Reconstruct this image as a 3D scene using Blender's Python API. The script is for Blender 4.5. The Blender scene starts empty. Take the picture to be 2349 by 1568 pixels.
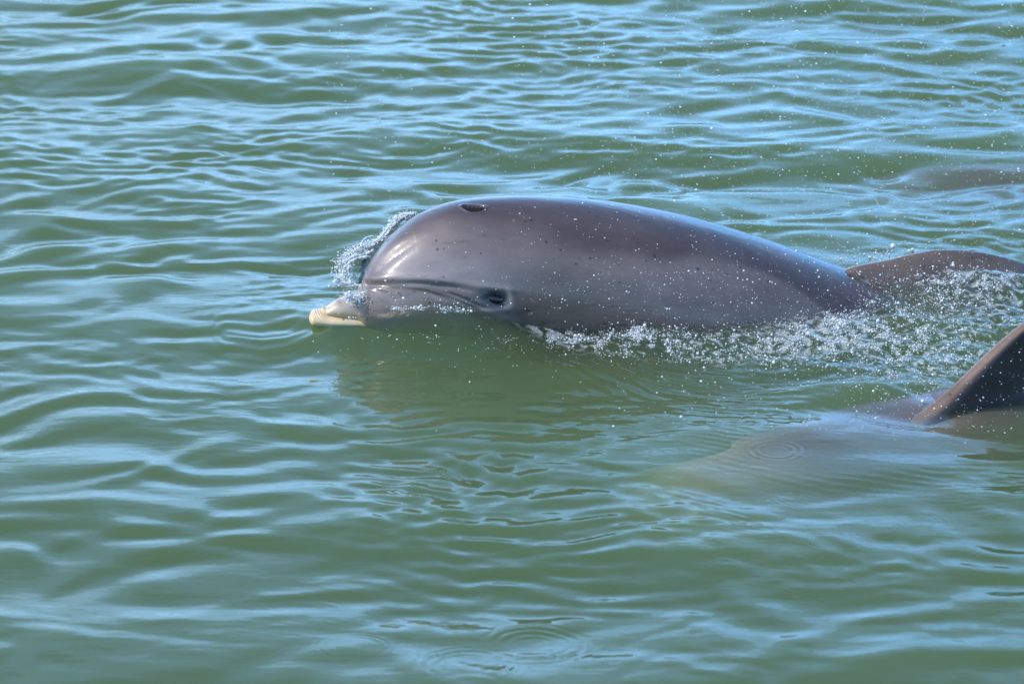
import bpy, math, random
import numpy as np

# ------------------------------------------------------------------ camera, sky, sun, exposure
scene = bpy.context.scene
col = scene.collection
random.seed(4); rng = np.random.default_rng(11)

D, ELEV = 9.0, math.radians(18.0)
SE, CE = math.sin(ELEV), math.cos(ELEV)
CAM = np.array([0.0, -D * CE, D * SE])
FPX, PW, PH = 9360.0, 2349.0, 1568.0          # focal length and frame in photo pixels

cam_data = bpy.data.cameras.new('camera')
cam = bpy.data.objects.new('camera', cam_data); col.objects.link(cam)
cam.location = CAM.tolist()
cam.rotation_euler = (math.pi / 2 - ELEV, 0, 0)
cam_data.sensor_width = 36.0
cam_data.lens = 36.0 * FPX / PW
cam_data.clip_start = 0.1; cam_data.clip_end = 3000
cam_data.dof.use_dof = True
cam_data.dof.focus_distance = 8.93
cam_data.dof.aperture_fstop = 6.3
scene.camera = cam

SUN = np.array([-0.66, -0.20, 0.72]); SUN = SUN / np.linalg.norm(SUN)
sun_el = math.asin(SUN[2]); sun_az = math.atan2(SUN[0], SUN[1])
world = bpy.data.worlds.new('World'); scene.world = world; world.use_nodes = True
wn = world.node_tree; wl = wn.links
for n in list(wn.nodes): wn.nodes.remove(n)
w_out = wn.nodes.new('ShaderNodeOutputWorld'); w_bg = wn.nodes.new('ShaderNodeBackground')
sky = wn.nodes.new('ShaderNodeTexSky'); sky.sky_type = 'NISHITA'; sky.sun_disc = False
sky.sun_elevation = sun_el; sky.sun_rotation = sun_az % (2 * math.pi)
sky.air_density = 1.0; sky.dust_density = 0.1; sky.ozone_density = 2.5
w_geo = wn.nodes.new('ShaderNodeTexCoord')
w_sep = wn.nodes.new('ShaderNodeSeparateXYZ'); wl.new(w_geo.outputs['Generated'], w_sep.inputs[0])
w_map = wn.nodes.new('ShaderNodeMapping'); w_map.inputs['Scale'].default_value = (1.6, 1.6, 6.5)
wl.new(w_geo.outputs['Generated'], w_map.inputs['Vector'])
w_noise = wn.nodes.new('ShaderNodeTexNoise'); w_noise.inputs['Scale'].default_value = 1.5
w_noise.inputs['Detail'].default_value = 5.0; w_noise.inputs['Roughness'].default_value = 0.55
wl.new(w_map.outputs[0], w_noise.inputs['Vector'])
w_ramp = wn.nodes.new('ShaderNodeMapRange'); w_ramp.interpolation_type = 'SMOOTHSTEP'
w_ramp.inputs['From Min'].default_value = 0.50; w_ramp.inputs['From Max'].default_value = 0.66
wl.new(w_noise.outputs['Fac'], w_ramp.inputs['Value'])
# cumulus bank low over the horizon, thinned behind the camera to darken flank and fin
w_low = wn.nodes.new('ShaderNodeMath'); w_low.operation = 'MULTIPLY_ADD'
w_low.inputs[1].default_value = -1.9; w_low.inputs[2].default_value = 0.60
wl.new(w_sep.outputs['Z'], w_low.inputs[0])
w_sum = wn.nodes.new('ShaderNodeMath'); w_sum.operation = 'ADD'
wl.new(w_low.outputs[0], w_sum.inputs[0]); wl.new(w_noise.outputs['Fac'], w_sum.inputs[1])
w_az = wn.nodes.new('ShaderNodeMath'); w_az.operation = 'MULTIPLY_ADD'; w_az.inputs[1].default_value = 0.45
wl.new(w_sep.outputs['Y'], w_az.inputs[0]); wl.new(w_sum.outputs[0], w_az.inputs[2])
w_bank = wn.nodes.new('ShaderNodeMapRange'); w_bank.interpolation_type = 'SMOOTHSTEP'
w_bank.inputs['From Min'].default_value = 0.30; w_bank.inputs['From Max'].default_value = 1.15
wl.new(w_az.outputs[0], w_bank.inputs['Value'])
w_max = wn.nodes.new('ShaderNodeMath'); w_max.operation = 'MAXIMUM'
w_half = wn.nodes.new('ShaderNodeMath'); w_half.operation = 'MULTIPLY'; w_half.inputs[1].default_value = 0.30
wl.new(w_ramp.outputs[0], w_half.inputs[0]); wl.new(w_half.outputs[0], w_max.inputs[0])
w_half2 = wn.nodes.new('ShaderNodeMath'); w_half2.operation = 'MULTIPLY'; w_half2.inputs[1].default_value = 0.95
wl.new(w_bank.outputs[0], w_half2.inputs[0]); wl.new(w_half2.outputs[0], w_max.inputs[1])
w_mix = wn.nodes.new('ShaderNodeMix'); w_mix.data_type = 'RGBA'
w_cc = wn.nodes.new('ShaderNodeMapRange'); w_cc.interpolation_type = 'SMOOTHSTEP'
w_cc.inputs['From Min'].default_value = 0.05; w_cc.inputs['From Max'].default_value = 0.55
wl.new(w_sep.outputs['Z'], w_cc.inputs['Value'])
w_cm = wn.nodes.new('ShaderNodeMix'); w_cm.data_type = 'RGBA'      # bright low cloud, greyer cloud tops
w_cl = wn.nodes.new('ShaderNodeMix'); w_cl.data_type = 'RGBA'      # whiter on the sunward side, bluer away from it
w_cl.inputs['A'].default_value = (4.6, 7.7, 11.6, 1); w_cl.inputs['B'].default_value = (2.4, 6.7, 14.0, 1)
w_cx = wn.nodes.new('ShaderNodeMapRange'); w_cx.inputs['From Min'].default_value = -.2; w_cx.inputs['From Max'].default_value = .2
wl.new(w_sep.outputs['X'], w_cx.inputs['Value']); wl.new(w_cx.outputs[0], w_cl.inputs['Factor'])
wl.new(w_cl.outputs['Result'], w_cm.inputs['A']); w_cm.inputs['B'].default_value = (2.6, 5.4, 9.8, 1)
wl.new(w_cc.outputs[0], w_cm.inputs['Factor']); 
w_n2 = wn.nodes.new('ShaderNodeTexNoise'); w_n2.inputs['Scale'].default_value = 3.2; w_n2.inputs['Detail'].default_value = 4.0
w_m2 = wn.nodes.new('ShaderNodeMapping'); w_m2.inputs['Scale'].default_value = (1.2, 1.2, 4.5); w_m2.inputs['Location'].default_value = (3, 1, 2)
wl.new(w_geo.outputs['Generated'], w_m2.inputs['Vector']); wl.new(w_m2.outputs[0], w_n2.inputs['Vector'])
w_r2 = wn.nodes.new('ShaderNodeMapRange'); w_r2.inputs['From Min'].default_value = .40; w_r2.inputs['From Max'].default_value = .60
w_r2.inputs['To Min'].default_value = .62; w_r2.inputs['To Max'].default_value = 1.3; wl.new(w_n2.outputs['Fac'], w_r2.inputs['Value'])
w_mm = wn.nodes.new('ShaderNodeMix'); w_mm.data_type = 'RGBA'; w_mm.blend_type = 'MULTIPLY'; w_mm.inputs['Factor'].default_value = 1
wl.new(w_cm.outputs['Result'], w_mm.inputs['A']); wl.new(w_r2.outputs[0], w_mm.inputs['B']); wl.new(w_mm.outputs['Result'], w_mix.inputs['B'])
w_tint = wn.nodes.new('ShaderNodeMix'); w_tint.data_type = 'RGBA'; w_tint.blend_type = 'MULTIPLY'
w_tint.inputs['Factor'].default_value = 1; w_tint.inputs['B'].default_value = (.72, .98, 1.12, 1)
wl.new(sky.outputs[0], w_tint.inputs['A'])
wl.new(w_max.outputs[0], w_mix.inputs['Factor']); wl.new(w_tint.outputs['Result'], w_mix.inputs['A'])
w_bg.inputs['Strength'].default_value = 0.15
wl.new(w_mix.outputs['Result'], w_bg.inputs['Color']); wl.new(w_bg.outputs[0], w_out.inputs['Surface'])

sun_data = bpy.data.lights.new('sun', 'SUN'); sun_data.energy = 3.0; sun_data.angle = math.radians(0.5)
sun_data.color = (1.0, 0.95, 0.87)
sun = bpy.data.objects.new('sun', sun_data); col.objects.link(sun)
from mathutils import Vector
sun.rotation_euler = Vector(SUN.tolist()).to_track_quat('Z', 'Y').to_euler()
sun.location = (-4, -1, 5)

scene.view_settings.view_transform = 'Standard'; scene.view_settings.look = 'None'
scene.view_settings.exposure = 0.75; scene.view_settings.gamma = 1.0
scene.view_settings.use_curve_mapping = False
cy = scene.cycles
cy.max_bounces = 10; cy.transparent_max_bounces = 24; cy.transmission_bounces = 8
cy.volume_bounces = 2; cy.caustics_reflective = False; cy.caustics_refractive = False
cy.sample_clamp_indirect = 4.0; cy.use_denoising = True

# ------------------------------------------------------------------ helpers
def project(p):
    d = p - CAM
    depth = d[..., 1] * CE - d[..., 2] * SE
    px = PW / 2 + FPX * d[..., 0] / depth
    py = PH / 2 - FPX * (d[..., 1] * SE + d[..., 2] * CE) / depth
    return px, py

def at(px, py, z=0.0):
    """the world point at height z that the photo shows at (px, py)"""
    a = (px - PW / 2) / FPX; b = -(py - PH / 2) / FPX
    d = np.array([a, CE + b * SE, -SE + b * CE])
    t = (z - CAM[2]) / d[2]
    return CAM + d * t

def at_y(px, py, y):
    a = (px - PW / 2) / FPX; b = -(py - PH / 2) / FPX
    d = np.array([a, CE + b * SE, -SE + b * CE])
    return CAM + d * ((y - CAM[1]) / d[1])

def ss(a, b, x):
    t = np.clip((x - a) / (b - a), 0, 1); return t * t * (3 - 2 * t)

def gauss(px, py, cx, cy_, rx, ry, rot=0.0):
    c, s = math.cos(rot), math.sin(rot)
    u = (px - cx) * c + (py - cy_) * s; v = -(px - cx) * s + (py - cy_) * c
    return np.exp(-(u / rx) ** 2 - (v / ry) ** 2)

def polydist(px, py, pts):
    """distance to a polyline, and the position along it (0..1)"""
    best = np.full(px.shape, 1e9); tt = np.zeros(px.shape); side = np.zeros(px.shape)
    n = len(pts) - 1
    for i in range(n):
        ax, ay = pts[i]; bx, by = pts[i + 1]
        dx, dy = bx - ax, by - ay
        t = np.clip(((px - ax) * dx + (py - ay) * dy) / (dx * dx + dy * dy), 0, 1)
        d = np.hypot(px - ax - t * dx, py - ay - t * dy)
        m = d < best
        best = np.where(m, d, best); tt = np.where(m, (i + t) / n, tt)
        side = np.where(m, np.sign(dx * (py - ay) - dy * (px - ax)), side)
    return best, tt, side

def spectrum_tile(n, size, lam0, lam1, ang, spread, power=1.0, seed=0):
    """periodic random surface made of waves between lam0 and lam1 metres; unit RMS slope"""
    r = np.random.default_rng(seed)
    k1 = np.fft.fftfreq(n, size / n) * 2 * math.pi
    KX, KY = np.meshgrid(k1, k1)
    K = np.hypot(KX, KY); K[0, 0] = 1
    kl, kh = 2 * math.pi / lam1, 2 * math.pi / lam0
    amp = np.where(K > kl * 0.5, np.exp(-(kl / K) ** 4), 0) * np.exp(-(K / kh) ** 4) * K ** (-power - 1.0)
    th = np.arctan2(KY, KX) - ang
    if spread is not None:
        amp = amp * np.exp(-(np.sin(th) / math.sin(spread)) ** 2)
    spec = amp * (r.normal(size=K.shape) + 1j * r.normal(size=K.shape))
    spec[0, 0] = 0
    h = np.real(np.fft.ifft2(spec))
    gy, gx = np.gradient(h, size / n)
    return h / math.sqrt((gx ** 2 + gy ** 2).mean())

def sample_tile(t, size, x, y):
    n = t.shape[0]
    u = (x / size) % 1 * n; v = (y / size) % 1 * n
    i = np.floor(u).astype(int); j = np.floor(v).astype(int); fu = u - i; fv = v - j
    i0 = i % n; i1 = (i + 1) % n; j0 = j % n; j1 = (j + 1) % n
    return (t[j0, i0] * (1 - fu) * (1 - fv) + t[j0, i1] * fu * (1 - fv) + t[j1, i0] * (1 - fu) * fv + t[j1, i1] * fu * fv)

def mesh_np(name, verts, quads=None, tris=None, mat=None, parent=None, smooth=True, color=None):
    me = bpy.data.meshes.new(name)
    verts = np.asarray(verts, dtype=np.float32).reshape(-1, 3)
    faces = []; 
    nq = 0 if quads is None else len(quads); nt = 0 if tris is None else len(tris)
    loops = []
    if nq: loops.append(np.asarray(quads, dtype=np.int32).ravel())
    if nt: loops.append(np.asarray(tris, dtype=np.int32).ravel())
    loops = np.concatenate(loops)
    me.vertices.add(len(verts)); me.vertices.foreach_set('co', verts.ravel())
    me.loops.add(len(loops)); me.loops.foreach_set('vertex_index', loops)
    me.polygons.add(nq + nt)
    start = np.concatenate([np.arange(nq) * 4, nq * 4 + np.arange(nt) * 3]).astype(np.int32)
    me.polygons.foreach_set('loop_start', start)
    me.polygons.foreach_set('use_smooth', np.full(nq + nt, smooth))
    me.update(calc_edges=True); me.validate()
    if color is not None:
        ca = me.color_attributes.new('pigment', 'FLOAT_COLOR', 'POINT')
        c4 = np.ones((len(verts), 4), dtype=np.float32); c4[:, :color.shape[1]] = color
        ca.data.foreach_set('color', c4.ravel())
    o = bpy.data.objects.new(name, me); col.objects.link(o)
    if mat: me.materials.append(mat)
    if parent: o.parent = parent
    return o

def grid_quads(nr, nc, wrap_c=False, off=0):
    r = np.arange(nr - 1)[:, None]; c = np.arange(nc if wrap_c else nc - 1)[None, :]
    c1 = (c + 1) % nc
    a = r * nc + c; b = r * nc + c1; d = (r + 1) * nc + c; e = (r + 1) * nc + c1
    return (np.stack([a, d, e, b], -1).reshape(-1, 4) + off)

def empty(name, loc, label, cat, group=None):
    o = bpy.data.objects.new(name, None); col.objects.link(o); o.location = loc
    o['label'] = label; o['category'] = cat
    if group: o['group'] = group
    return o

def new_mat(name):
    m = bpy.data.materials.new(name); m.use_nodes = True
    nt = m.node_tree; nt.nodes.clear()
    out = nt.nodes.new('ShaderNodeOutputMaterial')
    return m, nt, out

# ------------------------------------------------------------------ materials
def skin_material(name, spots=True):
    m, nt, out = new_mat(name)
    N, L = nt.nodes.new, nt.links.new
    b = N('ShaderNodeBsdfPrincipled')
    tc = N('ShaderNodeTexCoord')
    va = N('ShaderNodeVertexColor'); va.layer_name = 'pigment'
    # soft blotches
    nz = N('ShaderNodeTexNoise'); nz.inputs['Scale'].default_value = 8; nz.inputs['Detail'].default_value = 9; nz.inputs['Roughness'].default_value = .62
    mp = N('ShaderNodeMapping'); mp.inputs['Scale'].default_value = (0.6, 1.4, 1.4)
    L(tc.outputs['Object'], mp.inputs[0]); L(mp.outputs[0], nz.inputs['Vector'])
    r1 = N('ShaderNodeMapRange'); r1.inputs['From Min'].default_value = .3; r1.inputs['From Max'].default_value = .7
    r1.inputs['To Min'].default_value = .68; r1.inputs['To Max'].default_value = 1.34
    L(nz.outputs['Fac'], r1.inputs['Value'])
    mul = N('ShaderNodeMix'); mul.data_type = 'RGBA'; mul.blend_type = 'MULTIPLY'; mul.inputs['Factor'].default_value = 1
    L(va.outputs['Color'], mul.inputs['A']); L(r1.outputs[0], mul.inputs['B'])
    last = mul.outputs['Result']
    # small dark specks and thin scratches
    vo = N('ShaderNodeTexVoronoi'); vo.inputs['Scale'].default_value = 62; vo.inputs['Randomness'].default_value = 1
    L(tc.outputs['Object'], vo.inputs['Vector'])
    thr = N('ShaderNodeMapRange'); thr.inputs['From Min'].default_value = .13; thr.inputs['From Max'].default_value = .24
    thr.inputs['To Min'].default_value = 1; thr.inputs['To Max'].default_value = 0
    vv = N('ShaderNodeSeparateColor'); L(vo.outputs['Color'], vv.inputs[0])
    dv = N('ShaderNodeMath'); dv.operation = 'DIVIDE'; L(vo.outputs['Distance'], dv.inputs[0])
    dm = N('ShaderNodeMath'); dm.operation = 'ADD'; dm.inputs[1].default_value = .35; L(vv.outputs[1], dm.inputs[0]); L(dm.outputs[0], dv.inputs[1])
    L(dv.outputs[0], thr.inputs['Value'])
    sx = N('ShaderNodeSeparateColor'); L(vo.outputs['Color'], sx.inputs[0])
    pick = N('ShaderNodeMath'); pick.operation = 'GREATER_THAN'; pick.inputs[1].default_value = .84
    L(sx.outputs[0], pick.inputs[0])
    sp = N('ShaderNodeMath'); sp.operation = 'MULTIPLY'; L(thr.outputs[0], sp.inputs[0]); L(pick.outputs[0], sp.inputs[1])
    sp2 = N('ShaderNodeMath'); sp2.operation = 'MULTIPLY'; sp2.inputs[1].default_value = .75; L(sp.outputs[0], sp2.inputs[0])
    dk = N('ShaderNodeMix'); dk.data_type = 'RGBA'; dk.inputs['B'].default_value = (.02, .015, .018, 1)
    L(sp2.outputs[0], dk.inputs['Factor']); L(last, dk.inputs['A']); last = dk.outputs['Result']
    sc = N('ShaderNodeTexNoise'); sc.inputs['Scale'].default_value = 44; sc.inputs['Detail'].default_value = 3; sc.inputs['Distortion'].default_value = 1.2
    mp2 = N('ShaderNodeMapping'); mp2.inputs['Scale'].default_value = (.25, 1, 1.6); mp2.inputs['Rotation'].default_value = (0, .5, 0)
    L(tc.outputs['Object'], mp2.inputs[0]); L(mp2.outputs[0], sc.inputs['Vector'])
    r2 = N('ShaderNodeMapRange'); r2.inputs['From Min'].default_value = .64; r2.inputs['From Max'].default_value = .70
    r2.inputs['To Max'].default_value = .30
    L(sc.outputs['Fac'], r2.inputs['Value'])
    li = N('ShaderNodeMix'); li.data_type = 'RGBA'; li.inputs['B'].default_value = (.04, .03, .035, 1)
    L(r2.outputs[0], li.inputs['Factor']); L(last, li.inputs['A']); last = li.outputs['Result']
    L(last, b.inputs['Base Color'])
    b.inputs['Roughness'].default_value = .42
    b.inputs['Specular IOR Level'].default_value = .4
    b.inputs['Coat Weight'].default_value = .75; b.inputs['Coat Roughness'].default_value = .07; b.inputs['Coat IOR'].default_value = 1.34
    b.inputs['Subsurface Weight'].default_value = 0.0
    bn = N('ShaderNodeTexNoise'); bn.inputs['Scale'].default_value = 70; bn.inputs['Detail'].default_value = 4
    L(mp.outputs[0], bn.inputs['Vector'])
    bp = N('ShaderNodeBump'); bp.inputs['Strength'].default_value = .3; bp.inputs['Distance'].default_value = .0012
    L(bn.outputs['Fac'], bp.inputs['Height']); L(bp.outputs[0], b.inputs['Normal'])
    cn = N('ShaderNodeTexNoise'); cn.inputs['Scale'].default_value = 22; cn.inputs['Detail'].default_value = 5; cn.inputs['Distortion'].default_value = .6
    cm = N('ShaderNodeMapping'); cm.inputs['Scale'].default_value = (.35, 1.2, 1.2); L(tc.outputs['Object'], cm.inputs[0]); L(cm.outputs[0], cn.inputs['Vector'])
    cb = N('ShaderNodeBump'); cb.inputs['Strength'].default_value = 1; cb.inputs['Distance'].default_value = .0016
    L(cn.outputs['Fac'], cb.inputs['Height']); L(cb.outputs[0], b.inputs['Coat Normal'])
    L(b.outputs[0], out.inputs['Surface'])
    return m

def plain(name, rgb, rough=.4, coat=0.0, spec=.5, bump=None):
    m, nt, out = new_mat(name)
    b = nt.nodes.new('ShaderNodeBsdfPrincipled')
    tc = nt.nodes.new('ShaderNodeTexCoord'); nz = nt.nodes.new('ShaderNodeTexNoise'); nz.inputs['Scale'].default_value = 40
    nt.links.new(tc.outputs['Object'], nz.inputs['Vector'])
    mx = nt.nodes.new('ShaderNodeMix'); mx.data_type = 'RGBA'
    mx.inputs['A'].default_value = (*[c * .75 for c in rgb], 1); mx.inputs['B'].default_value = (*[min(1, c * 1.2) for c in rgb], 1)
    nt.links.new(nz.outputs['Fac'], mx.inputs['Factor']); nt.links.new(mx.outputs['Result'], b.inputs['Base Color'])
    b.inputs['Roughness'].default_value = rough; b.inputs['Coat Weight'].default_value = coat
    b.inputs['Coat Roughness'].default_value = .03; b.inputs['Specular IOR Level'].default_value = spec
    nt.links.new(b.outputs[0], out.inputs['Surface'])
    return m

def water_material():
    m, nt, out = new_mat('sea_water')
    N, L = nt.nodes.new, nt.links.new
    tc = N('ShaderNodeTexCoord')
    # micro ripple relief
    mp = N('ShaderNodeMapping'); mp.inputs['Scale'].default_value = (.55, 1.5, 1)
    L(tc.outputs['Object'], mp.inputs[0])
    nz = N('ShaderNodeTexNoise'); nz.inputs['Scale'].default_value = 16; nz.inputs['Detail'].default_value = 3; nz.inputs['Roughness'].default_value = .5
    L(mp.outputs[0], nz.inputs['Vector'])
    bp = N('ShaderNodeBump'); bp.inputs['Strength'].default_value = 1; bp.inputs['Distance'].default_value = .0012
    L(nz.outputs['Fac'], bp.inputs['Height'])
    fr = N('ShaderNodeFresnel'); fr.inputs['IOR'].default_value = 1.333; L(bp.outputs[0], fr.inputs['Normal'])
    geo = N('ShaderNodeNewGeometry')
    fm = N('ShaderNodeMix'); fm.data_type = 'FLOAT'; fm.inputs['B'].default_value = .02
    L(geo.outputs['Backfacing'], fm.inputs['Factor']); L(fr.outputs[0], fm.inputs['A'])
    gl = N('ShaderNodeBsdfGlossy'); gl.inputs['Roughness'].default_value = .03; L(bp.outputs[0], gl.inputs['Normal'])
    tr = N('ShaderNodeBsdfTransparent')
    mx = N('ShaderNodeMixShader'); L(fm.outputs['Result'], mx.inputs[0]); L(tr.outputs[0], mx.inputs[1]); L(gl.outputs[0], mx.inputs[2])
    fa = N('ShaderNodeVertexColor'); fa.layer_name = 'pigment'
    fz = N('ShaderNodeTexVoronoi'); fz.inputs['Scale'].default_value = 170; L(tc.outputs['Object'], fz.inputs['Vector'])
    fs = N('ShaderNodeMapRange'); fs.inputs['From Min'].default_value = .15; fs.inputs['From Max'].default_value = .6; fs.inputs['To Min'].default_value = .35
    L(fz.outputs['Distance'], fs.inputs['Value'])
    fmul = N('ShaderNodeMath'); fmul.operation = 'MULTIPLY'; L(fa.outputs['Color'], fmul.inputs[0]); L(fs.outputs[0], fmul.inputs[1])
    fd = N('ShaderNodeBsdfPrincipled'); fd.inputs['Base Color'].default_value = (.62, .67, .66, 1); fd.inputs['Roughness'].default_value = .15
    fx_ = N('ShaderNodeMixShader'); L(fmul.outputs[0], fx_.inputs[0]); L(mx.outputs[0], fx_.inputs[1]); L(fd.outputs[0], fx_.inputs[2])
    L(fx_.outputs[0], out.inputs['Surface'])
    vs = N('ShaderNodeVolumeScatter'); vs.inputs['Color'].default_value = (.285, .325, .155, 1); vs.inputs['Density'].default_value = 4.4
    vs.inputs['Anisotropy'].default_value = 0.0
    va = N('ShaderNodeVolumeAbsorption'); va.inputs['Color'].default_value = (.14, .38, .12, 1); va.inputs['Density'].default_value = 4.7
    ad = N('ShaderNodeAddShader'); L(vs.outputs[0], ad.inputs[0]); L(va.outputs[0], ad.inputs[1])
    L(ad.outputs[0], out.inputs['Volume'])
    return m

def drop_material():
    m, nt, out = new_mat('spray_water')
    N, L = nt.nodes.new, nt.links.new
    g = N('ShaderNodeBsdfGlass'); g.inputs['IOR'].default_value = 1.33; g.inputs['Roughness'].default_value = 0
    d = N('ShaderNodeBsdfPrincipled'); d.inputs['Base Color'].default_value = (.86, .88, .9, 1); d.inputs['Roughness'].default_value = .12
    mx = N('ShaderNodeMixShader'); mx.inputs[0].default_value = .75
    L(g.outputs[0], mx.inputs[1]); L(d.outputs[0], mx.inputs[2]); L(mx.outputs[0], out.inputs['Surface'])
    return m

def sheet_material():
    m, nt, out = new_mat('clear_water_sheet')
    N, L = nt.nodes.new, nt.links.new
    tr = N('ShaderNodeBsdfTransparent'); tr.inputs['Color'].default_value = (.93, .98, .96, 1)
    gl = N('ShaderNodeBsdfGlossy'); gl.inputs['Roughness'].default_value = .04
    fr = N('ShaderNodeFresnel'); fr.inputs['IOR'].default_value = 1.2
    mx = N('ShaderNodeMixShader'); L(fr.outputs[0], mx.inputs[0]); L(tr.outputs[0], mx.inputs[1]); L(gl.outputs[0], mx.inputs[2])
    tl = N('ShaderNodeBsdfDiffuse'); tl.inputs['Color'].default_value = (.8, .85, .88, 1)
    nz = N('ShaderNodeTexNoise'); nz.inputs['Scale'].default_value = 90; nz.inputs['Detail'].default_value = 3
    tc = N('ShaderNodeTexCoord'); L(tc.outputs['Object'], nz.inputs['Vector'])
    r = N('ShaderNodeMapRange'); r.inputs['From Min'].default_value = .46; r.inputs['From Max'].default_value = .60; r.inputs['To Max'].default_value = .65
    L(nz.outputs['Fac'], r.inputs['Value'])
    m2 = N('ShaderNodeMixShader'); L(r.outputs[0], m2.inputs[0]); L(mx.outputs[0], m2.inputs[1]); L(tl.outputs[0], m2.inputs[2])
    L(m2.outputs[0], out.inputs['Surface'])
    return m

M_SKIN = skin_material('wet_dolphin_skin')
M_SKIN2 = skin_material('submerged_dolphin_skin')
for n_ in M_SKIN2.node_tree.nodes:
    if n_.type == 'BSDF_PRINCIPLED':
        n_.inputs['Coat Weight'].default_value = .3; n_.inputs['Coat Roughness'].default_value = .22; n_.inputs['Specular IOR Level'].default_value = .2; n_.inputs['Roughness'].default_value = .5
M_EYE = plain('eye_black', (.007, .005, .006), .12, .5, .4)
M_HOLE = plain('blowhole_dark', (.006, .004, .004), .6, 0, .2)
M_WATER = water_material()
M_DROP = drop_material()
M_SHEET = sheet_material()
M_SAND = plain('sand_bed', (.20, .17, .11), .9)

# ------------------------------------------------------------------ dolphin body
PX2M = 1.0 / 1040

def interp_smooth(x, xs, ys):
    """monotone cubic (PCHIP) interpolation"""
    xs = np.asarray(xs, float); ys = np.asarray(ys, float)
    h = np.diff(xs); dl = np.diff(ys) / h
    m = np.zeros(len(xs)); m[0] = dl[0]; m[-1] = dl[-1]
    for i in range(1, len(xs) - 1):
        if dl[i - 1] * dl[i] > 0:
            w1 = 2 * h[i] + h[i - 1]; w2 = h[i] + 2 * h[i - 1]
            m[i] = (w1 + w2) / (w1 / dl[i - 1] + w2 / dl[i])
    k = np.clip(np.searchsorted(xs, x) - 1, 0, len(xs) - 2)
    t = np.clip((x - xs[k]) / h[k], 0, 1)
    return ((2 * t**3 - 3 * t**2 + 1) * ys[k] + (t**3 - 2 * t**2 + t) * h[k] * m[k]
            + (-2 * t**3 + 3 * t**2) * ys[k + 1] + (t**3 - t**2) * h[k] * m[k + 1])

def loft(sx, yc, ztop, zbot, ry, nth, taper=None, expo=None):
    """closed tube of sections; returns (nr, nth, 3) in the body's own frame"""
    th = np.arange(nth) / nth * 2 * math.pi
    s, c = np.sin(th)[None], np.cos(th)[None]
    zc = (ztop + zbot)[:, None] / 2; rz = (ztop - zbot)[:, None] / 2
    tp = 0 if taper is None else taper[:, None]
    e = 1.0 if expo is None else expo[:, None]
    cs = np.sign(s) * np.abs(s) ** e; cc = np.sign(c) * np.abs(c) ** e
    Y = yc[:, None] - ry[:, None] * cs * (1 - tp * c)
    Z = zc + rz * cc
    X = np.repeat(sx[:, None], nth, 1)
    return np.stack([X, Y, Z], -1)

def grid_normals(g):
    du = np.gradient(g, axis=0)
    gp = np.concatenate([g[:, -1:], g, g[:, :1]], 1)
    dv = (gp[:, 2:] - gp[:, :-2]) / 2
    n = np.cross(dv, du); n /= (np.linalg.norm(n, axis=-1, keepdims=True) + 1e-12)
    ctr = g.mean(1, keepdims=True)
    flip = np.sign(((g - ctr) * n).sum(-1).mean())
    return n * flip

def fin_shell(lead, trail, thick, n_th=40):
    """lead/trail: (k,3) curves from base to tip; a lens section between them, thickness along the local side vector"""
    lead = np.asarray(lead, float); trail = np.asarray(trail, float)
    k = len(lead); out = []
    up = (lead[-1] + trail[-1] - lead[0] - trail[0]); 
    for i in range(k):
        ch = trail[i] - lead[i]
        side = np.cross(ch, up); side /= np.linalg.norm(side) + 1e-9
        a = np.arange(n_th) / n_th * 2 * math.pi
        u = ((1 - np.cos(a)) / 2) ** 1.6
        w = np.sign(np.sin(a)) * (1 - np.exp(-u / .035)) * (1 - u) ** .8 * .95
        out.append(lead[i] + ch * u[:, None] + side * (w * thick[i] / 2)[:, None])
    return np.array(out)

def resample(pts, n):
    pts = np.asarray(pts, float)
    t = np.linspace(0, 1, len(pts)); tt = np.linspace(0, 1, n)
    return np.stack([interp_smooth(tt, t, pts[:, j]) for j in range(3)], -1)

def assemble(name, shells, colors, mat, parent):
    V, Q, T, C = [], [], [], []; off = 0
    for g, c in zip(shells, colors):
        nr, nc = g.shape[:2]
        V.append(g.reshape(-1, 3)); C.append(c.reshape(-1, 3))
        Q.append(grid_quads(nr, nc, True, off))
        for row, flip in ((0, False), (nr - 1, True)):       # end caps as fans
            ctr = g[row].mean(0); idx = off + nr * nc + (0 if row == 0 else 1)
            V.append(ctr[None]); C.append(c[row].mean(0)[None])
            a = off + row * nc + np.arange(nc); b = off + row * nc + (np.arange(nc) + 1) % nc
            T.append(np.stack([b, a, np.full(nc, idx)] if flip else [a, b, np.full(nc, idx)], -1))
        off += nr * nc + 2
    o = mesh_np(name, np.concatenate(V), np.concatenate(Q), np.concatenate(T), mat, parent, color=np.concatenate(C))
    return o

# ---- first dolphin: heads left, near side towards the camera, yawed 12 degrees
YAW1 = math.radians(15)
def yaxis1(px): return 0.200 + (px - 1133) * PX2M * math.tan(YAW1)
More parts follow.
